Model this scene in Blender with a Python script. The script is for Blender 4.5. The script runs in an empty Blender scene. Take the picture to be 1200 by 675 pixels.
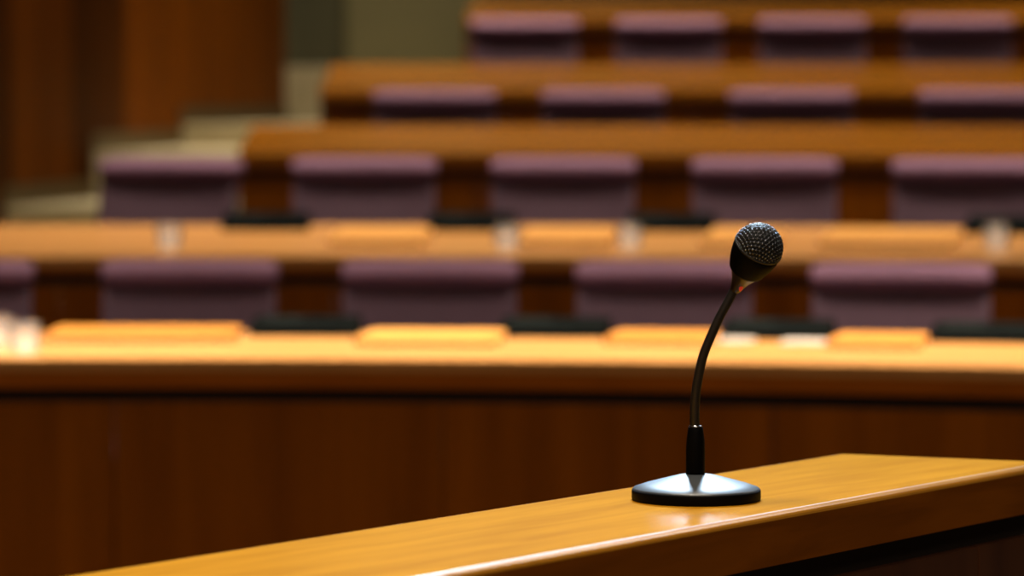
import bpy, bmesh, math, random
from mathutils import Vector, Matrix
random.seed(7)
scn = bpy.context.scene
COL = scn.collection

# ------------------------------------------------------------------ camera
F = 4200.0                      # focal length in pixels of the 1200 px wide frame
HORIZ = 115.0
CAMZ = 1.4555
PITCH = math.atan((337.5 - HORIZ) / F)
cam_d = bpy.data.cameras.new('camera'); cam = bpy.data.objects.new('camera', cam_d); COL.objects.link(cam)
cam_d.sensor_width = 36.0; cam_d.lens = F / 1200.0 * 36.0
cam.location = (0, 0, CAMZ); cam.rotation_euler = (math.pi/2 - PITCH, 0, 0)
cam_d.clip_start = 0.05; cam_d.clip_end = 100
scn.camera = cam

def ray(px, py):
    u = (px - 600.0) / F; v = (337.5 - py) / F
    c, s = math.cos(PITCH), math.sin(PITCH)
    return Vector((u, c + v*s, -s + v*c))
def at_depth(px, py, Y):
    d = ray(px, py); t = Y / d.y
    return Vector((d.x*t, Y, CAMZ + d.z*t))
def at_height(px, py, z):
    d = ray(px, py); t = (z - CAMZ) / d.z
    return Vector((d.x*t, d.y*t, z))

# ------------------------------------------------------------------ materials
def mat(name, base, rough=0.5, metallic=0.0, coat=0.0, spec=0.5):
    m = bpy.data.materials.new(name); m.use_nodes = True
    b = m.node_tree.nodes['Principled BSDF']
    b.inputs['Base Color'].default_value = (*base, 1)
    b.inputs['Roughness'].default_value = rough
    b.inputs['Metallic'].default_value = metallic
    b.inputs['Coat Weight'].default_value = coat
    b.inputs['Coat Roughness'].default_value = 0.15
    b.inputs['Specular IOR Level'].default_value = spec
    return m

def noise_mat(name, c1, c2, scale, rough=0.5, coat=0.0, rot=0.0, detail=6, bump=0.0, rnd=0.0, spec=0.5, lo=0.3, hi=0.7, coat_rough=0.15, metallic=0.0):
    m = mat(name, c1, rough, metallic, coat, spec); nt = m.node_tree; N = nt.nodes; L = nt.links
    b = N['Principled BSDF']; b.inputs['Coat Roughness'].default_value = coat_rough
    tc = N.new('ShaderNodeTexCoord'); mp = N.new('ShaderNodeMapping'); mp0 = N.new('ShaderNodeMapping')
    mp0.inputs['Rotation'].default_value = (0, 0, rot)
    mp.inputs['Scale'].default_value = scale
    L.new(tc.outputs['Object'], mp0.inputs['Vector']); L.new(mp0.outputs[0], mp.inputs['Vector'])
    nz = N.new('ShaderNodeTexNoise'); nz.inputs['Scale'].default_value = 1.0
    nz.inputs['Detail'].default_value = detail; nz.inputs['Distortion'].default_value = 0.6
    L.new(mp.outputs[0], nz.inputs['Vector'])
    rp = N.new('ShaderNodeValToRGB')
    rp.color_ramp.elements[0].position = lo; rp.color_ramp.elements[0].color = (*c1, 1)
    rp.color_ramp.elements[1].position = hi; rp.color_ramp.elements[1].color = (*c2, 1)
    L.new(nz.outputs['Fac'], rp.inputs['Fac'])
    out = rp.outputs['Color']
    if rnd > 0:
        oi = N.new('ShaderNodeObjectInfo'); mr = N.new('ShaderNodeMapRange')
        mr.inputs['To Min'].default_value = 1 - rnd; mr.inputs['To Max'].default_value = 1 + rnd
        L.new(oi.outputs['Random'], mr.inputs['Value'])
        vm = N.new('ShaderNodeVectorMath'); vm.operation = 'SCALE'
        L.new(out, vm.inputs[0]); L.new(mr.outputs[0], vm.inputs['Scale']); out = vm.outputs[0]
    L.new(out, b.inputs['Base Color'])
    if bump > 0:
        bp = N.new('ShaderNodeBump'); bp.inputs['Strength'].default_value = bump; bp.inputs['Distance'].default_value = 0.002
        L.new(nz.outputs['Fac'], bp.inputs['Height']); L.new(bp.outputs[0], b.inputs['Normal'])
    return m

BENCH_DIR = Vector((0.591, 0.807, 0)).normalized()
BROT = -math.atan2(BENCH_DIR.y, BENCH_DIR.x)
M = {}
M['bench_top'] = noise_mat('honey_wood_bench', (0.56, 0.225, 0.008), (0.72, 0.31, 0.014), (4.5, 38, 38), 0.18, 0.0, rot=BROT, bump=0.01, spec=0.06)
M['bench_edge'] = noise_mat('lacquered_wood_edge', (0.50, 0.20, 0.008), (0.62, 0.26, 0.014), (4.5, 38, 38), 0.3, 0.6, rot=BROT, coat_rough=0.25)
M['bench_front'] = noise_mat('brown_wood_bench_front', (0.19, 0.052, 0.001), (0.30, 0.085, 0.002), (5, 40, 40), 0.5, rot=BROT, spec=0.08)  # the slab's own wood, darkened to paint the shade on its vertical faces
M['bench_panel'] = noise_mat('dark_wood_bench_panel', (0.07, 0.022, 0.008), (0.11, 0.036, 0.012), (30, 30, 1.5), 0.5)
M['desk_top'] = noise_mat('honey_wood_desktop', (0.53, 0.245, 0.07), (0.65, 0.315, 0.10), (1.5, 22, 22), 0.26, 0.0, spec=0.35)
M['desk_top_upper'] = noise_mat('amber_wood_upper_desktop', (0.27, 0.094, 0.006), (0.345, 0.124, 0.009), (1.5, 22, 22), 0.25, 0.0, spec=0.15)  # desktop wood with the weaker light of the upper rows put into its colour
M['fascia'] = noise_mat('brown_wood_fascia', (0.34, 0.085, 0.001), (0.44, 0.115, 0.002), (1.5, 25, 25), 0.5, spec=0.1)  # darker copy of the desktop wood, painting the shade on the front edge
M['panel'] = noise_mat('dark_wood_panel', (0.24, 0.064, 0.0005), (0.38, 0.106, 0.001), (16, 16, 0.7), 0.5, spec=0.08, rnd=0.22, detail=4)  # same wood as the desktops, shade painted into the base colour
M['recess'] = mat('shadow_gap_paint', (0.02, 0.011, 0.005), 0.8)  # near-black colour paints the shade inside the recess
for tn, f in (('dark', 0.50), ('mid', 1.0), ('light', 1.22)):
    M['wall_'+tn] = noise_mat('wall_panelling_wood_'+tn, (0.115*f, 0.030*f, 0.0002), (0.20*f, 0.054*f, 0.0004), (7, 7, 0.5), 0.6, spec=0.05, detail=4)
M['wall_groove'] = mat('wall_backing_dark', (0.05, 0.02, 0.005), 0.8)
M['skirting'] = mat('olive_brown_skirting', (0.10, 0.06, 0.012), 0.6)
M['olive'] = noise_mat('olive_plaster', (0.075, 0.065, 0.028), (0.11, 0.095, 0.042), (1.2, 1.2, 0.6), 0.8)
M['olive_door'] = noise_mat('olive_door_paint', (0.20, 0.165, 0.07), (0.24, 0.20, 0.085), (2, 2, 2), 0.6)
M['cream'] = noise_mat('cream_stone', (0.42, 0.36, 0.20), (0.50, 0.43, 0.26), (9, 9, 9), 0.7)
M['carpet'] = noise_mat('brown_carpet', (0.05, 0.028, 0.012), (0.08, 0.045, 0.02), (60, 60, 60), 0.95)
M['ceiling'] = mat('ceiling_paint', (0.30, 0.24, 0.17), 0.9)
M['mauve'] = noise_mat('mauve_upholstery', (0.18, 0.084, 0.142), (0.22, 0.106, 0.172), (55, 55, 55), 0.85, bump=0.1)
M['mauve_dark'] = noise_mat('dark_mauve_upholstery', (0.084, 0.042, 0.064), (0.102, 0.052, 0.078), (55, 55, 55), 0.85, bump=0.1)  # mauve darkened in colour for the shade below the top cushion
M['knot'] = mat('grille_knots', (0.26,0.29,0.34), 0.27, 1.0)
M['chair_metal'] = mat('dark_chair_metal', (0.03, 0.03, 0.032), 0.4, 0.8)
M['black'] = mat('satin_black_plastic', (0.002, 0.002, 0.0024), 0.55, spec=0.05)
M['mic_base'] = noise_mat('satin_grey_black_base', (0.035, 0.041, 0.047), (0.040, 0.047, 0.054), (300, 300, 300), 0.42, metallic=0.0, spec=1.0)
M['neck'] = noise_mat('gooseneck_rubber', (0.010, 0.009, 0.008), (0.016, 0.012, 0.009), (100, 100, 400), 0.42)
M['wire'] = mat('black_grille_wire', (0.018, 0.019, 0.021), 0.45, 0.3)
M['foam'] = mat('black_foam', (0.003, 0.003, 0.0035), 0.9)
M['smoke'] = mat('smoky_brown_plastic', (0.022, 0.013, 0.009), 0.28, 0.0, 0.0, 0.3)
M['chrome'] = mat('chrome_ring', (0.65, 0.65, 0.66), 0.2, 1.0)
M['console'] = mat('black_console_plastic', (0.003, 0.004, 0.0038), 0.8, spec=0.02)
M['console_grey'] = mat('grey_console_grille', (0.007, 0.009, 0.0085), 0.8, 0.0, spec=0.02)
M['tan'] = noise_mat('tan_leather', (0.62, 0.27, 0.05), (0.70, 0.33, 0.07), (40, 40, 40), 0.45)
M['orange_tan'] = noise_mat('orange_leather', (0.52, 0.20, 0.025), (0.6, 0.25, 0.035), (40, 40, 40), 0.45)
M['paper'] = noise_mat('cream_paper', (0.78, 0.62, 0.40), (0.82, 0.66, 0.44), (20, 20, 20), 0.7)
M['white_paper'] = noise_mat('white_paper', (0.52, 0.46, 0.40), (0.58, 0.52, 0.46), (20, 20, 20), 0.6)
def emis(name, base, col, s):
    m = mat(name, base, 0.3); b = m.node_tree.nodes['Principled BSDF']
    b.inputs['Emission Color'].default_value = (*col, 1); b.inputs['Emission Strength'].default_value = s
    return m
M['red'] = emis('red_indicator', (0.45, 0.03, 0.015), (1, 0.06, 0.03), 0.22)
M['lamp'] = emis('lamp_diffuser', (0.9, 0.85, 0.75), (1, 0.8, 0.55), 4.0)
g = bpy.data.materials.new('clear_glass'); g.use_nodes = True
gt = g.node_tree; gt.nodes.clear()
go_ = gt.nodes.new('ShaderNodeOutputMaterial'); m1 = gt.nodes.new('ShaderNodeMixShader'); m2 = gt.nodes.new('ShaderNodeMixShader')
tr = gt.nodes.new('ShaderNodeBsdfTransparent'); gl_ = gt.nodes.new('ShaderNodeBsdfGlossy'); df = gt.nodes.new('ShaderNodeBsdfTranslucent'); lw_ = gt.nodes.new('ShaderNodeLayerWeight')
tr.inputs[0].default_value = (0.96, 0.97, 0.97, 1); gl_.inputs['Roughness'].default_value = 0.08; df.inputs[0].default_value = (0.9, 0.9, 0.92, 1)
lw_.inputs['Blend'].default_value = 0.12
m1.inputs[0].default_value = 0.20
gt.links.new(tr.outputs[0], m1.inputs[1]); gt.links.new(df.outputs[0], m1.inputs[2])
gt.links.new(lw_.outputs['Fresnel'], m2.inputs[0]); gt.links.new(m1.outputs[0], m2.inputs[1]); gt.links.new(gl_.outputs[0], m2.inputs[2])
gt.links.new(m2.outputs[0], go_.inputs[0])
M['glass'] = g

# ------------------------------------------------------------------ helpers
def link(name, bm, m, parent=None, smooth=False, bevel=0.0, subsurf=0, segs=3):
    bmesh.ops.recalc_face_normals(bm, faces=bm.faces[:])
    me = bpy.data.meshes.new(name); bm.to_mesh(me); bm.free()
    me.materials.append(m)
    if smooth:
        for p in me.polygons: p.use_smooth = True
    o = bpy.data.objects.new(name, me); COL.objects.link(o)
    if parent: o.parent = parent
    if bevel > 0:
        md = o.modifiers.new('bevel', 'BEVEL'); md.width = bevel; md.segments = segs
        md.limit_method = 'ANGLE'; md.angle_limit = math.radians(35)
    if subsurf:
        md = o.modifiers.new('subsurf', 'SUBSURF'); md.levels = subsurf; md.render_levels = subsurf
    return o
def tag(o, label, cat, group=None):
    o['label'] = label; o['category'] = cat
    if group: o['group'] = group
    return o
def thing(name, label, cat, loc=(0, 0, 0), rot=(0, 0, 0), group=None):
    o = bpy.data.objects.new(name, None); COL.objects.link(o)
    o.empty_display_size = 0.1
    o.location = loc; o.rotation_euler = rot
    return tag(o, label, cat, group)
def struct(o, label=None):
    o['kind'] = 'structure'
    if label: o['label'] = label
    return o
def dup(root, loc, rot, label, group):
    r = root.copy(); COL.objects.link(r); r.location = loc; r.rotation_euler = rot
    r['label'] = label; r['group'] = group
    for ch in list(root.children):
        c = ch.copy(); COL.objects.link(c); c.parent = r
        for gch in list(ch.children):
            d = gch.copy(); COL.objects.link(d); d.parent = c
    return r
def box(bm, x0, x1, y0, y1, z0, z1):
    v = [bm.verts.new(p) for p in [(x0,y0,z0),(x1,y0,z0),(x1,y1,z0),(x0,y1,z0),(x0,y0,z1),(x1,y0,z1),(x1,y1,z1),(x0,y1,z1)]]
    for f in [(0,3,2,1),(4,5,6,7),(0,1,5,4),(1,2,6,5),(2,3,7,6),(3,0,4,7)]:
        bm.faces.new([v[i] for i in f])
    return bm
def bxm(*a): return box(bmesh.new(), *a)
def prism(bm, pts, z0, z1):
    lo = [bm.verts.new((p[0], p[1], z0)) for p in pts]; hi = [bm.verts.new((p[0], p[1], z1)) for p in pts]
    n = len(pts)
    bm.faces.new(lo[::-1]); bm.faces.new(hi)
    for i in range(n): bm.faces.new([lo[i], lo[(i+1)%n], hi[(i+1)%n], hi[i]])
    return bm
def lathe(bm, prof, n=48, cap=True, mtx=None):
    rings = []
    for r, z in prof:
        rings.append([bm.verts.new((r*math.cos(2*math.pi*i/n), r*math.sin(2*math.pi*i/n), z)) for i in range(n)])
    for a, b in zip(rings[:-1], rings[1:]):
        for i in range(n): bm.faces.new([a[i], a[(i+1)%n], b[(i+1)%n], b[i]])
    if cap:
        bm.faces.new(rings[0][::-1]); bm.faces.new(rings[-1])
    if mtx: bm.transform(mtx)
    return bm
def tube(bm, pts, rad, n=20):
    pts = [Vector(p) for p in pts]; rings = []
    up = Vector((0, 1, 0))
    for i, p in enumerate(pts):
        t = (pts[min(i+1, len(pts)-1)] - pts[max(i-1, 0)]).normalized()
        a = t.cross(up).normalized(); b = a.cross(t).normalized()
        r = rad(i/(len(pts)-1)) if callable(rad) else rad
        rings.append([bm.verts.new(p + a*r*math.cos(2*math.pi*k/n) + b*r*math.sin(2*math.pi*k/n)) for k in range(n)])
    for a, b in zip(rings[:-1], rings[1:]):
        for k in range(n): bm.faces.new([a[k], a[(k+1)%n], b[(k+1)%n], b[k]])
    bm.faces.new(rings[0][::-1]); bm.faces.new(rings[-1])
    return bm
def catmull(P, sub=8):
    P = [Vector(p) for p in P]; out = []
    Q = [2*P[0]-P[1]] + P + [2*P[-1]-P[-2]]
    for i in range(1, len(Q)-2):
        for k in range(sub):
            t = k/sub; a, b, c, d = Q[i-1], Q[i], Q[i+1], Q[i+2]
            out.append(0.5*((2*b)+(c-a)*t+(2*a-5*b+4*c-d)*t*t+(3*b-a-3*c+d)*t**3))
    out.append(P[-1]); return out

# ------------------------------------------------------------------ hall geometry (concentric rows)
CX, CY = -0.81, 0.80
def arc(R, th): return Vector((CX + R*math.sin(th), CY + R*math.cos(th), 0))
def theta_at(px, R):
    """angle on the arc of radius R whose point lies on the sight line of image column px"""
    u = (px - 600.0)/F
    lo, hi = -1.2, 1.2
    for _ in range(60):
        md = (lo+hi)/2; p = arc(R, md)
        if p.x/p.y < u: lo = md
        else: hi = md
    return (lo+hi)/2
def sweep(prof, th0, th1, n=40):
    bm = bmesh.new(); rings = []
    for i in range(n+1):
        th = th0 + (th1-th0)*i/n
        rings.append([bm.verts.new(arc(r, th) + Vector((0, 0, z))) for r, z in prof])
    m = len(prof)
    for a, b in zip(rings[:-1], rings[1:]):
        for k in range(m): bm.faces.new([a[k], a[(k+1)%m], b[(k+1)%m], b[k]])
    bm.faces.new(rings[0]); bm.faces.new(rings[-1][::-1])
    return bm

# rows: near-edge depth / image line, far-edge line, fascia height, chair back depth / top line, left end column
ROWS = [
 dict(Zn=7.6,  yn=418, yf=388, D=0.80, hf=0.067, Zc=8.95,  yc=305, left=-260),
 dict(Zn=9.6,  yn=299, yf=263, D=0.80, hf=0.050, Zc=10.95, yc=185, left=-260),
 dict(Zn=11.55,yn=179, yf=147, D=0.75, hf=0.050, Zc=12.90, yc=105, left=279),
 dict(Zn=13.5, yn=105, yf=76,  D=0.75, hf=0.050, Zc=14.80, yc=22,  left=375),
 dict(Zn=15.5, yn=22,  yf=-3,  D=0.75, hf=0.050, Zc=16.75, yc=-60, left=545),
]
for r in ROWS:
    r['zn'] = at_depth(600, r['yn'], r['Zn']).z
    r['zf'] = at_depth(600, r['yf'], r['Zn']+r['D']).z
    r['R'] = r['Zn'] - CY
    r['floor'] = at_depth(600, r['yc'], r['Zc']).z - 0.92
    r['th0'] = theta_at(r['left'], r['R']); r['th1'] = theta_at(1720, r['R'])
    r['slope'] = math.atan2(r['zf']-r['zn'], r['D'])
ROWS[4]['floor'] = ROWS[4]['zf'] - 0.75

# terraces
prev = 0.0
for k, r in enumerate(ROWS):
    Rout = ROWS[k+1]['R'] + 0.06 if k < 4 else r['R'] + 2.2
    o = link('floor_terrace', sweep([(r['R']+0.06, -0.1), (Rout-0.002, -0.1), (Rout-0.002, r['floor']), (r['R']+0.06, r['floor'])], r['th0'], r['th1']), M['carpet'])
    struct(o, 'brown carpeted terrace, tier %d of the rising rows' % (k+1))

# desks
place = ['lowest curved wooden desk nearest the microphone, with black consoles and tan folders',
         'second curved wooden desk from the bottom, with water glasses on it',
         'third curved wooden desk from the bottom, ending left at cream steps',
         'fourth curved wooden desk from the bottom, left end beside the olive wall',
         'topmost curved wooden desk along the upper edge of the picture']
for k, r in enumerate(ROWS):
    R, zn, zf, D, hf = r['R'], r['zn'], r['zf'], r['D'], r['hf']
    t = thing('curved_desk', place[k], 'desk', group='curved desks rising in tiers')
    a, b = r['th0'], r['th1']
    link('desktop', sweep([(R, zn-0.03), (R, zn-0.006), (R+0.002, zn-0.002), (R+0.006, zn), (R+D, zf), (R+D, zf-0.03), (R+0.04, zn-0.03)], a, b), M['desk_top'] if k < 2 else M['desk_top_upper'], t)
    link('fascia', sweep([(R+0.004, zn-hf), (R+0.004, zn-0.03), (R+0.04, zn-0.03), (R+0.04, zn-hf)], a, b), M['fascia'], t)
    rz = zn - hf
    gap = 0.032
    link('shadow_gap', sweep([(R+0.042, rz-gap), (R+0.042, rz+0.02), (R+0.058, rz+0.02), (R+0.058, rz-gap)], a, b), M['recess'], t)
    pz0 = prev + 0.0
    n = max(3, round((b-a)*R/0.72)); g_ = 0.004/R
    for i in range(n):
        t0 = a + (b-a)*i/n + g_/2; t1 = a + (b-a)*(i+1)/n - g_/2
        link('front_panel', sweep([(R+0.022, pz0), (R+0.022, rz-gap), (R+0.056, rz-gap), (R+0.056, pz0)], t0, t1, 8), M['panel'], t)
    for th, s in ((a, 1), (b, -1)):
        w = 0.03/R*s
        link('end_panel', sweep([(R+0.06, r['floor']), (R+0.06, zn-0.03), (R+D-0.02, zf-0.032), (R+D-0.02, r['floor'])], th, th+w, 1), M['panel'], t)
    prev = r['floor']

# ------------------------------------------------------------------ chairs
def shell_back():
    bm = bmesh.new(); NU, NV = 12, 8; W = 0.217
    fr, bk = [], []
    for j in range(NV+1):
        v = j/NV; z = 0.45 + 0.42*v
        wv = W*(0.90 + 0.10*min(1, v*2.0))
        rf, rb = [], []
        for i in range(NU+1):
            u = -1 + 2*i/NU
            y = 0.125 + 0.115*v - 0.050*abs(u)**2.4
            puff = 0.018*(1-u*u)*(math.sin(math.pi*min(1, v*1.25)))
            rf.append(bm.verts.new((u*wv, y - puff*0.1, z)))
            rb.append(bm.verts.new((u*wv*1.0, y + 0.055, z)))
        fr.append(rf); bk.append(rb)
    for j in range(NV):
        for i in range(NU):
            bm.faces.new([fr[j][i], fr[j][i+1], fr[j+1][i+1], fr[j+1][i]])
            bm.faces.new([bk[j][i+1], bk[j][i], bk[j+1][i], bk[j+1][i+1]])
        bm.faces.new([fr[j][0], fr[j+1][0], bk[j+1][0], bk[j][0]])
        bm.faces.new([fr[j][NU], bk[j][NU], bk[j+1][NU], fr[j+1][NU]])
    for i in range(NU):
        bm.faces.new([fr[0][i], bk[0][i], bk[0][i+1], fr[0][i+1]])
        bm.faces.new([fr[NV][i], fr[NV][i+1], bk[NV][i+1], bk[NV][i]])
    return bm
def bolster():
    bm = bmesh.new(); NU = 14; W = 0.219; rings = []
    prof = [(-0.055, 0.014), (-0.060, 0.030), (-0.050, 0.048), (-0.028, 0.060), (0.015, 0.064), (0.045, 0.058), (0.058, 0.040), (0.058, 0.012), (0.045, 0.0), (-0.04, 0.004)]
    for i in range(NU+1):
        u = -1 + 2*i/NU; s = 1.0 if abs(u) < 0.95 else 0.80
        yc = 0.272 - 0.045*abs(u)**2.4
        rings.append([bm.verts.new((u*W, yc + p[0]*s, 0.856 + 0.032 + (p[1]-0.032)*s)) for p in prof])
    m = len(prof)
    for a, b in zip(rings[:-1], rings[1:]):
        for k in range(m): bm.faces.new([a[k], a[(k+1)%m], b[(k+1)%m], b[k]])
    bm.faces.new(rings[0]); bm.faces.new(rings[-1][::-1])
    return bm
def make_chair():
    t = thing('hall_chair', 'x', 'chair')
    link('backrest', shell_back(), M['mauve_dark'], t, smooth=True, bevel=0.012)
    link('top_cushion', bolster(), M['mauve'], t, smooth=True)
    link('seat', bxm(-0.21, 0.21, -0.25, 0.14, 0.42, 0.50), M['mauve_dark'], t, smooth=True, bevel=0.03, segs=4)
    link('seat_bracket', bxm(-0.03, 0.03, -0.02, 0.235, 0.395, 0.425), M['chair_metal'], t, bevel=0.004)
    link('back_bracket', bxm(-0.03, 0.03, 0.205, 0.235, 0.40, 0.56), M['chair_metal'], t, bevel=0.004)
    link('pedestal', lathe(bmesh.new(), [(0.045, 0.012), (0.032, 0.03), (0.03, 0.36), (0.05, 0.397)], 24), M['chair_metal'], t, smooth=True)
    link('base_plate', lathe(bmesh.new(), [(0.19, 0.0), (0.19, 0.006), (0.17, 0.012), (0.04, 0.018)], 32), M['chair_metal'], t)
    return t
chair_px = [[-68, 223, 508, 786, 1067], [179, 429, 664, 902, 1140], [511, 710, 932, 1156], [617, 786, 955, 1126]]
ordn = [['leftmost mauve chair behind the lowest desk, cut by the picture edge',
         'mauve chair behind the lowest desk, second from the left',
         'mauve chair behind the lowest desk, third from the left',
         'mauve chair behind the lowest desk, right behind the microphone stem',
         'rightmost mauve chair behind the lowest desk, right of the microphone'],
        ['leftmost chair of the second row, turned, by the cream steps',
         'mauve chair of the second row, second from the left',
         'mauve chair of the second row, middle of five',
         'mauve chair of the second row, above the microphone head',
         'rightmost chair of the second row, beside the picture edge'],
        ['leftmost mauve chair behind the third desk', 'mauve chair behind the third desk, second from the left',
         'mauve chair behind the third desk, third from the left', 'rightmost mauve chair behind the third desk, cut by the edge'],
        ['leftmost mauve chair behind the fourth desk, nearest the olive wall', 'mauve chair behind the fourth desk, second from the left',
         'mauve chair behind the fourth desk, third from the left', 'rightmost mauve chair behind the fourth desk, near the corner']]
first = None
for k in range(4):
    r = ROWS[k]
    for px, lab in zip(chair_px[k], ordn[k]):
        Rb = r['Zc'] - CY; th = theta_at(px, Rb); p = arc(Rb - 0.235, th); p.z = r['floor']
        turn = -th * 0.6 + (-0.25 if (k == 1 and px < 250) else 0)
        if first is None:
            first = make_chair(); first.location = p; first.rotation_euler = (0, 0, turn)
            first['label'] = lab; first['group'] = 'mauve chairs in the tiered rows'
        else:
            dup(first, p, (0, 0, turn), lab, 'mauve chairs in the tiered rows')

# ------------------------------------------------------------------ things on the desks
def on_desk(k, px, frac):
    r = ROWS[k]; Rr = r['R'] + r['D']*frac; th = theta_at(px, Rr); p = arc(Rr, th)
    p.z = r['zn'] + (r['zf']-r['zn'])*frac + 0.001
    return p, (r['slope'], 0, -th)

def make_console():
    t = thing('conference_console', 'x', 'console')
    bm = bmesh.new()
    pts = [(-0.075, 0.0), (0.075, 0.0), (0.075, 0.040), (-0.06, 0.022), (-0.075, 0.014)]
    v0 = [bm.verts.new((-0.125, y, z)) for y, z in pts]; v1 = [bm.verts.new((0.125, y, z)) for y, z in pts]
    bm.faces.new(v0); bm.faces.new(v1[::-1])
    for i in range(5): bm.faces.new([v0[i], v1[i], v1[(i+1)%5], v0[(i+1)%5]])
    link('housing', bm, M['console'], t, bevel=0.004)
    tilt = Matrix.Translation((0, 0, 0.0312)) @ Matrix.Rotation(math.atan2(0.018, 0.135), 4, 'X')
    bm = bxm(-0.10, -0.01, -0.035, 0.055, -0.001, 0.0015); bm.transform(tilt); link('speaker_grille', bm, M['console_grey'], t)
    for x in (0.03, 0.065):
        bm = bxm(x, x+0.025, -0.02, 0.005, -0.001, 0.004); bm.transform(tilt); link('button', bm, M['console_grey'], t, bevel=0.001)
    return t
cons = [(0, 358, 'black console on the lowest desk, left of centre, between second and third chairs'),
        (0, 650, 'black console on the lowest desk, between third and fourth chairs'),
        (0, 912, 'black console on the lowest desk, just right of the microphone stem'),
        (0, 1158, 'black console on the lowest desk at its far right'),
        (1, 312, 'black console on the second desk, right of the leftmost chair'),
        (1, 552, 'black console on the second desk, between second and middle chairs'),
        (1, 786, 'black console on the second desk, left of the microphone head'),
        (1, 1185, 'black console on the second desk at its far right, behind a glass')]
c0 = None
for k, px, lab in cons:
    p, rot = on_desk(k, px, 0.86)
    if c0 is None:
        c0 = make_console(); c0.location = p; c0.rotation_euler = rot; c0['label'] = lab; c0['group'] = 'black desk consoles'
    else: dup(c0, p, rot, lab, 'black desk consoles')

def make_folder(name, w, d, h, cover, loc, rot, label):
    t = thing(name, label, 'folder', loc, rot, 'document folders on the desks')
    link('bottom_cover', bxm(-w/2, w/2, -d/2, d/2, 0, 0.002), M[cover], t)
    link('pages', bxm(-w/2+0.004, w/2-0.004, -d/2+0.004, d/2-0.004, 0.002, h-0.002), M['paper'], t)
    link('top_cover', bxm(-w/2, w/2, -d/2, d/2, h-0.002, h), M[cover], t)
    link('spine', bxm(-w/2-0.002, -w/2, -d/2, d/2, 0, h), M[cover], t)
    return t
fold = [(0, 170, 0.70, 0.42, 0.30, 0.018, 'orange_tan', 'wide orange tan folder on the lowest desk, farthest left'),
        (0, 508, 0.60, 0.31, 0.34, 0.016, 'tan', 'pale tan folder on the lowest desk before the third chair'),
        (0, 780, 0.70, 0.24, 0.30, 0.014, 'orange_tan', 'orange folder on the lowest desk, left of the microphone stem'),
        (0, 1032, 0.66, 0.20, 0.30, 0.016, 'orange_tan', 'orange tan folder on the lowest desk, right of the microphone'),
        (1, 447, 0.50, 0.26, 0.36, 0.016, 'tan', 'tan folder on the second desk before its second chair'),
        (1, 667, 0.50, 0.245, 0.36, 0.016, 'tan', 'tan folder on the second desk between two water glasses'),
        (1, 872, 0.50, 0.20, 0.36, 0.016, 'tan', 'tan folder on the second desk, partly behind the microphone head'),
        (1, 1046, 0.50, 0.36, 0.36, 0.018, 'tan', 'widest tan folder on the second desk, towards its right end')]
for k, px, fr, w, d, h, cv, lab in fold:
    p, rot = on_desk(k, px, fr)
    make_folder('document_folder', w, d, h, cv, p, rot, lab)
for px, fr, w, lab in [(864, 0.66, 0.075, 'small stack of white paper on the lowest desk touching the microphone stem in view'),
                       (944, 0.64, 0.10, 'loose white sheets on the lowest desk right of the microphone stem, before a console')]:
    p, rot = on_desk(0, px, fr)
    o = link('paper_stack', bxm(-w/2, w/2, -0.06, 0.06, 0, 0.006), M['white_paper']); o.location = p; o.rotation_euler = rot
    tag(o, lab, 'paper', 'white papers on the lowest desk')

gbm = lathe(bmesh.new(), [(0.026, 0.0), (0.031, 0.004), (0.035, 0.062), (0.0345, 0.0635), (0.0334, 0.062), (0.0295, 0.010), (0.010, 0.009)], 40)
glass = link('water_glass', gbm, M['glass'], smooth=True)
gl = [(0, 28, 0.20, 'water glass on the lowest desk at far left'), (0, -3, 0.45, 'water glass on the lowest desk, cut by the left picture edge'),
      (1, 198, 0.24, 'water glass on the second desk, in front of the leftmost chair'), (1, 594, 0.22, 'water glass on the second desk, left of the middle folder'),
      (1, 738, 0.28, 'water glass on the second desk, right of the middle folder'), (1, 1168, 0.34, 'water glass on the second desk at far right')]
for i, (k, px, fr, lab) in enumerate(gl):
    p, rot = on_desk(k, px, fr)
    o = glass if i == 0 else glass.copy()
    if i: COL.objects.link(o)
    o.location = p; o.rotation_euler = rot; tag(o, lab, 'glass', 'clear water glasses on the desks')

# ------------------------------------------------------------------ room: floor, walls, steps, ceiling
struct(link('floor', bxm(-7, 7, -2.5, 22, -0.2, -0.0005), M['carpet']))

def wallX(Y): return -1.857 + 0.1673*(Y-13.0)
wdir = Vector((0.1673, 1, 0)).normalized(); wn = Vector((-wdir.y, wdir.x, 0))
def wall_prism(y0, y1, off0, off1, z0, z1, bm=None):
    bm = bm or bmesh.new()
    a, b = Vector((wallX(y0), y0, 0)), Vector((wallX(y1), y1, 0))
    return prism(bm, [a+wn*off0, b+wn*off0, b+wn*off1, a+wn*off1], z0, z1)
wl = link('wall_left', wall_prism(3.0, 17.5, 0.03, 0.16, 0.0, 5.4), M['wall_groove']); struct(wl)
edges = [3.0, 4.4, 5.8, 7.2, 8.6, 10.0, 11.3, 12.3, 13.15, 13.91, 14.65, 15.46, 16.4, 17.5]
tones = ['mid', 'dark', 'mid', 'light', 'mid', 'dark', 'mid', 'dark', 'mid', 'dark', 'light', 'light', 'light']
for a, b, tn in zip(edges[:-1], edges[1:], tones):
    link('wall_panel', wall_prism(a+0.006, b-0.006, 0.0, 0.03, 0.0, 5.4), M['wall_'+tn], wl)
struct(link('wall_back', bxm(-7, 7, 20.0, 20.15, 0, 5.4), M['olive']))
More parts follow.
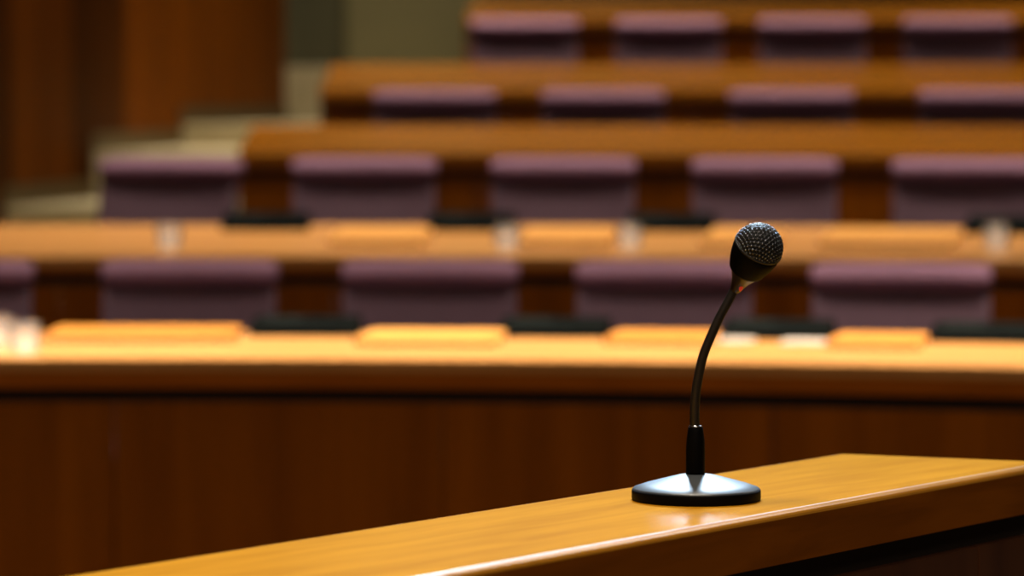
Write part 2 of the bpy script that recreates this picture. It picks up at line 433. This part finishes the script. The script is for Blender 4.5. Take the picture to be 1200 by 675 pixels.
# a lighter flush door in the back wall, beside the top row
d = link('door_1', bxm(-0.92, -0.15, 19.965, 20.0, 1.61, 3.75), M['olive_door']); struct(d)
link('door_frame', bxm(-0.16, -0.10, 19.95, 20.0, 1.61, 3.80), M['olive'], d)
link('door_handle', lathe(bmesh.new(), [(0.012, 0), (0.012, 0.05), (0.025, 0.055), (0.025, 0.075)], 20, mtx=Matrix.Translation((-0.85, 19.966, 2.65)) @ Matrix.Rotation(math.pi/2, 4, 'X')), M['chrome'], d)
struct(link('ceiling', bxm(-7, 7, -2.5, 20.15, 5.4, 5.5), M['ceiling']))
# stairs climbing between the panelled wall and the desk ends
steps = [(11.72, 12.35, 0.62, -0.95), (12.35, 13.0, 0.84, -0.95), (13.0, 14.14, 1.0615, -1.0), (14.14, 15.5, 1.2435, -0.80), (15.5, 17.5, 1.341, -0.30), (17.5, 19.95, 1.61, -0.30)]
for i, (y0, y1, zt, xr) in enumerate(steps):
    xl0, xl1 = wallX(y0), wallX(min(y1, 17.5))
    pts = [(xl0+0.012, y0), (xr, y0), (xr, y1-0.002), (xl1+0.012, y1-0.002)]
    if y0 >= 17.5: pts = [(-3.5, y0), (xr, y0), (xr, y1), (-3.5, y1)]
    o = link('floor_step', prism(bmesh.new(), pts, -0.1, zt), M['cream'], bevel=0.006)
    struct(o, 'cream stone step of the aisle stair beside the panelled wall')
for (y0, y1, zt) in [(13.0, 14.14, 1.0615), (14.14, 15.5, 1.2435), (15.5, 17.5, 1.341)]:
    struct(link('baseboard_left', wall_prism(y0+0.02, y1, -0.011, 0.0, zt, zt+0.075), M['skirting']))

# ------------------------------------------------------------------ microphone bench
TOPZ = 1.05
A = at_height(984, 531, TOPZ)                 # far right corner
B = at_height(60, 677, TOPZ); 
dirA = (A - B).normalized()
Cc = at_height(1200, 547.5, TOPZ); Dd = at_height(490, 677.5, TOPZ)
dirC = (Cc - Dd).normalized()
e0 = at_height(984, 531, TOPZ); e1 = at_height(1200, 539.5, TOPZ); ed = (e1-e0)
# corner = end edge x front edge
den = ed.x*dirC.y - ed.y*dirC.x
s_ = ((Cc.x-e0.x)*dirC.y - (Cc.y-e0.y)*dirC.x)/den
K = e0 + ed*s_
fn = Vector((dirC.y, -dirC.x, 0))             # outward normal of the front (towards the camera's right)
en = Vector((-ed.y, ed.x, 0)).normalized()
if en.y < 0: en = -en
nearA = A - dirA*2.6; nearK = K - dirC*2.6
bench = thing('microphone_bench', 'honey coloured wooden bench top in the foreground carrying the microphone', 'bench')
TH = 0.052
bm = prism(bmesh.new(), [nearA, nearK, K, A], TOPZ-TH, TOPZ)
bwl = bm.edges.layers.float.new('bevel_weight_edge')
for e in bm.edges:
    if all(v.co.z > TOPZ-0.001 for v in e.verts): e[bwl] = 1.0
    elif abs(e.verts[0].co.z-e.verts[1].co.z) > 0.01: e[bwl] = 0.3
link('bench_top', bm, M['bench_top'], bench, smooth=True, bevel=0.0075, segs=5)
bench.children[0].modifiers[0].limit_method = 'WEIGHT'
bench.children[0].data.shade_flat()
bench.children[0].modifiers[0].harden_normals = False
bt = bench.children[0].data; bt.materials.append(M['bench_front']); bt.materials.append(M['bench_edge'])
bench.children[0].modifiers[0].material = 2
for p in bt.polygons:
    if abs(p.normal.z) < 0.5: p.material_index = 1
def inset(p_near, p_far, off): return p_near - fn*off, p_far - fn*off
q0, q1 = inset(nearK, K, 0.010); q2, q3 = inset(nearK, K, 0.022)
q1 = q1 - dirC*0.004; q3 = q3 - dirC*0.004
link('shadow_gap', prism(bmesh.new(), [q2, q3, q3 - fn*0.02, q2 - fn*0.02], TOPZ-TH-0.028, TOPZ-TH), M['recess'], bench)
P0 = K - fn*0.010; us = (1150 - 600.0)/F
sK = (us*P0.y - P0.x)/(dirC.x - us*dirC.y)
for (s0, s1) in [(-2.57, -1.9), (-1.896, -1.15), (-1.146, sK-0.003), (sK+0.003, -0.002)]:
    a, b = K + dirC*s0 - fn*0.010, K + dirC*s1 - fn*0.010
    link('front_panel', prism(bmesh.new(), [a, b, b - fn*0.02, a - fn*0.02], 0.0, TOPZ-TH-0.028), M['bench_panel'], bench)
ia, ib = nearA + fn*0.03, A + fn*0.03 - dirA*0.03
link('back_panel', prism(bmesh.new(), [ia, ib, ib + fn*0.02, ia + fn*0.02], 0.0, TOPZ-TH), M['bench_panel'], bench)
link('end_panel', prism(bmesh.new(), [ib + fn*0.021, q3 - fn*0.021, q3 - fn*0.021 - dirC*0.02, ib + fn*0.021 - dirA*0.02], 0.0, TOPZ-TH), M['bench_panel'], bench)

# ------------------------------------------------------------------ microphone
MC = at_height(815.8, 585.5, TOPZ)
MY = MC.y
PX = MY / F                                     # metres per pixel at the microphone
mic = thing('desk_microphone', 'black gooseneck microphone with round base on the honey wooden bench', 'microphone', MC)
def L(px, py, dy=0.0):
    p = at_depth(px, py, MY+dy); return p - MC
R0 = 75.3*PX
prof = [(R0-0.0015, 0.0), (R0, 0.0012), (R0, 0.0095), (R0-0.0004, 0.0112), (R0-0.0016, 0.0124),
        (R0*0.80, 0.0163), (R0*0.6, 0.0198), (R0*0.42, 0.0230), (R0*0.28, 0.0252), (R0*0.19, 0.0260), (0.004, 0.0262)]
ob = link('base', lathe(bmesh.new(), prof, 96), M['mic_base'], mic, smooth=True)
rim = [(R0+0.0002, 0.0006), (R0+0.0006, 0.0020), (R0+0.0006, 0.0092), (R0+0.0001, 0.0108), (R0-0.001, 0.0108), (R0-0.001, 0.0006)]
bm = bmesh.new(); lathe(bm, rim + [rim[0]], 96, cap=False); bmesh.ops.remove_doubles(bm, verts=bm.verts[:], dist=1e-6)
link('base_rim', bm, M['black'], mic, smooth=True)
zs0 = 0.0258; zs1 = L(814.5, 500).z; h = zs1 - zs0
sx = L(815, 530).x
slv = [(0.0096, zs0), (0.0097, zs0+0.002), (0.0097, zs0+h*0.5), (0.0092, zs0+h*0.72), (0.0080, zs0+h*0.90), (0.0072, zs1-0.0005), (0.0068, zs1)]
link('sleeve', lathe(bmesh.new(), slv, 40, mtx=Matrix.Translation((sx, 0, 0))), M['black'], mic, smooth=True)
link('sleeve_ring', lathe(bmesh.new(), [(0.0066, zs1-0.0006), (0.0068, zs1), (0.0064, zs1+0.0012), (0.0052, zs1+0.0014)], 40, mtx=Matrix.Translation((sx, 0, 0))), M['chrome'], mic, smooth=True)
path = [(814.2, 503), (814.1, 480), (815.2, 463), (818, 444), (823.2, 420), (831, 399), (842.7, 373), (854.5, 351), (862, 336), (866, 329)]
pts = catmull([L(x, y, -0.0004*i) for i, (x, y) in enumerate(path)], 8)
link('gooseneck', tube(bmesh.new(), pts, lambda t: 0.0050 - 0.0006*t, 24), M['neck'], mic, smooth=True)
# head: axis tilted to the right and a little towards the camera
tip = L(861.5, 339.5, -0.003); cen = L(888.6, 290, -0.032)
ax = (cen - tip).normalized()
Q = Vector((0, 0, 1)).rotation_difference(ax).to_matrix().to_4x4()
def headm(): return Matrix.Translation(tip) @ Q
Ld = (cen - tip).length; Rb = 29.2*PX
cb = Ld                                           # ball centre along the axis
neckp = [(0.0046, -0.001), (0.0058, 0.0005), (0.0064, 0.004), (0.0098, 0.0140), (0.0150, 0.0235), (0.0174, 0.0272), (0.0170, 0.0284), (0.012, 0.0290)]
link('neck_collar', lathe(bmesh.new(), neckp, 48, mtx=headm()), M['smoke'], mic, smooth=True)
cup = [(0.0140, 0.0262), (0.0178, 0.0262), (0.0187, 0.0280), (0.0209, 0.0345), (0.0229, 0.0410), (0.0243, 0.0480), (Rb-0.0002, cb-0.0015), (Rb-0.0012, cb+0.0002), (0.010, cb+0.0002)]
link('head_cup', lathe(bmesh.new(), cup, 64, mtx=headm()), M['black'], mic, smooth=True)
ring = [(Rb-0.0010, cb-0.0012), (Rb+0.0003, cb-0.0009), (Rb+0.0003, cb+0.0009), (Rb-0.0010, cb+0.0012)]
bm = bmesh.new(); lathe(bm, ring+[ring[0]], 72, cap=False, mtx=headm()); bmesh.ops.remove_doubles(bm, verts=bm.verts[:], dist=1e-6)
link('head_ring', bm, M['wire'], mic, smooth=True)
# grille: woven wire dome over dark foam
fo = bmesh.new(); bmesh.ops.create_icosphere(fo, subdivisions=4, radius=Rb-0.0016)
bmesh.ops.delete(fo, geom=[v for v in fo.verts if v.co.z < -0.0005], context='VERTS')
fo.transform(headm() @ Matrix.Translation((0, 0, cb)))
# diamond weave laid out in rings over the dome
wb = bmesh.new()
def knot(phi, a, rr):
    return Vector((rr*math.sin(phi)*math.cos(a), rr*math.sin(phi)*math.sin(a), rr*math.cos(phi)))
def stick(bm, p, q, r, n=5):
    t = (q-p).normalized(); a = t.orthogonal().normalized(); b = t.cross(a)
    A_ = [bm.verts.new(p + (a*math.cos(2*math.pi*k/n)+b*math.sin(2*math.pi*k/n))*r) for k in range(n)]
    B_ = [bm.verts.new(q + (a*math.cos(2*math.pi*k/n)+b*math.sin(2*math.pi*k/n))*r) for k in range(n)]
    for k in range(n): bm.faces.new([A_[k], A_[(k+1)%n], B_[(k+1)%n], B_[k]])
# hexagonally packed lattice from the plane, wrapped on the dome by equal distance from the pole
pit = 0.0046; knots = {}
for i in range(-14, 15):
    for j in range(-14, 15):
        x = pit*(i + 0.5*j); y = pit*j*0.866
        d_ = math.hypot(x, y)
        phi = d_/Rb*1.02
        if phi < 1.60: knots[(i, j)] = knot(phi, math.atan2(y, x), Rb - 0.0007)
for (i, j), p in knots.items():
    for di, dj in ((1, 0), (0, 1), (-1, 1)):
        q = knots.get((i+di, j+dj))
        if q is not None: stick(wb, p, q, 0.00062)
    nf = len(wb.faces)
    bmesh.ops.create_icosphere(wb, subdivisions=1, radius=0.00105, matrix=Matrix.Translation(p))
    wb.faces.ensure_lookup_table()
    for f in wb.faces[nf:]: f.material_index = 1
wb.transform(headm() @ Matrix.Translation((0, 0, cb)))
go = link('grille', wb, M['wire'], mic, smooth=True); go.data.materials.append(M['knot'])
link('foam_lining', fo, M['foam'], go, smooth=True)
lw = lathe(bmesh.new(), [(0.0024, -0.0006), (0.0023, 0.0006), (0.0012, 0.0011), (0.0003, 0.0012)], 20)
lw.transform(headm() @ Matrix.Rotation(math.radians(-72), 4, 'Z') @ Matrix.Translation((0.0085, 0, 0.0103)) @ Matrix.Rotation(math.radians(71), 4, 'Y') @ Matrix.Diagonal((1.8, 0.8, 1, 1)))
link('indicator_light', lw, M['red'], mic, smooth=True)

# ------------------------------------------------------------------ light
def area(name, loc, target, sx, sy, power, col):
    d = bpy.data.lights.new(name, 'AREA'); d.shape = 'RECTANGLE'; d.size = sx; d.size_y = sy
    d.energy = power; d.color = col
    o = bpy.data.objects.new(name, d); COL.objects.link(o); o.location = loc
    o.rotation_euler = (Vector(target)-Vector(loc)).to_track_quat('-Z', 'Y').to_euler()
    return o
WARM = (1.0, 0.86, 0.68)
def spread(o, deg): o.data.spread = math.radians(deg); return o
spread(area('ceiling_light_bench', (-0.1, 3.5, 4.9), (0.0, 3.1, 1.0), 1.6, 0.5, 27.5, WARM), 80)
for nm, k, pw, oa, ob_, sp in (('first', 0, 106, -0.50, -.50, 33), ('second', 1, 56, .10, -.10, 44), ('third', 2, 62, .50, 0.25, 58), ('fourth', 3, 44, .50, 0.50, 34), ('top', 4, 10, .3, 0.1, 60)):
    r = ROWS[k]
    y = r['Zn'] + 0.75
    spread(area('ceiling_light_'+nm+'_row', (0.4, y+oa, 5.3), (0.4, y+ob_, 0.9), 5.0, 0.5, pw, WARM), sp)
area('house_light_front', (0.4, -1.5, 5.2), (0.5, 9.0, 0.9), 4.0, 1.5, 170, (1.0, 0.80, 0.58))  # added unseen fill from the camera side, lifts panels, fascias and chair bodies
spread(area('ceiling_light_back_wall', (0.0, 18.6, 5.3), (-0.6, 20.0, 2.2), 2.5, 0.4, 26, (1.0, 0.92, 0.75)), 100)  # added fill that brightens the otherwise black back wall
area('edge_light', (3.3, 6.6, 4.1), (0.4, 3.4, 1.05), 0.7, 0.5, 16, (1.0, 0.88, 0.78))
spread(area('cool_skylight', (0.5, 8.6, 5.0), (0.4, 3.6, 1.1), 1.6, 0.8, 46, (0.60, 0.80, 1.0)), 40)
spread(area('wall_washer', (-0.6, 15.0, 5.2), (-1.2, 16.2, 1.4), 0.8, 0.6, 17, WARM), 80)
w = bpy.data.worlds.new('hall_ambient'); scn.world = w; w.use_nodes = True
w.node_tree.nodes['Background'].inputs[0].default_value = (1.0, 0.80, 0.58, 1)
w.node_tree.nodes['Background'].inputs[1].default_value = 0.025

cam_d.dof.use_dof = True
cam_d.dof.focus_distance = MY/math.cos(PITCH) + 0.0
cam_d.dof.aperture_fstop = 4.4
scn.view_settings.view_transform = 'Standard'
scn.view_settings.look = 'None'
scn.view_settings.exposure = 0.0
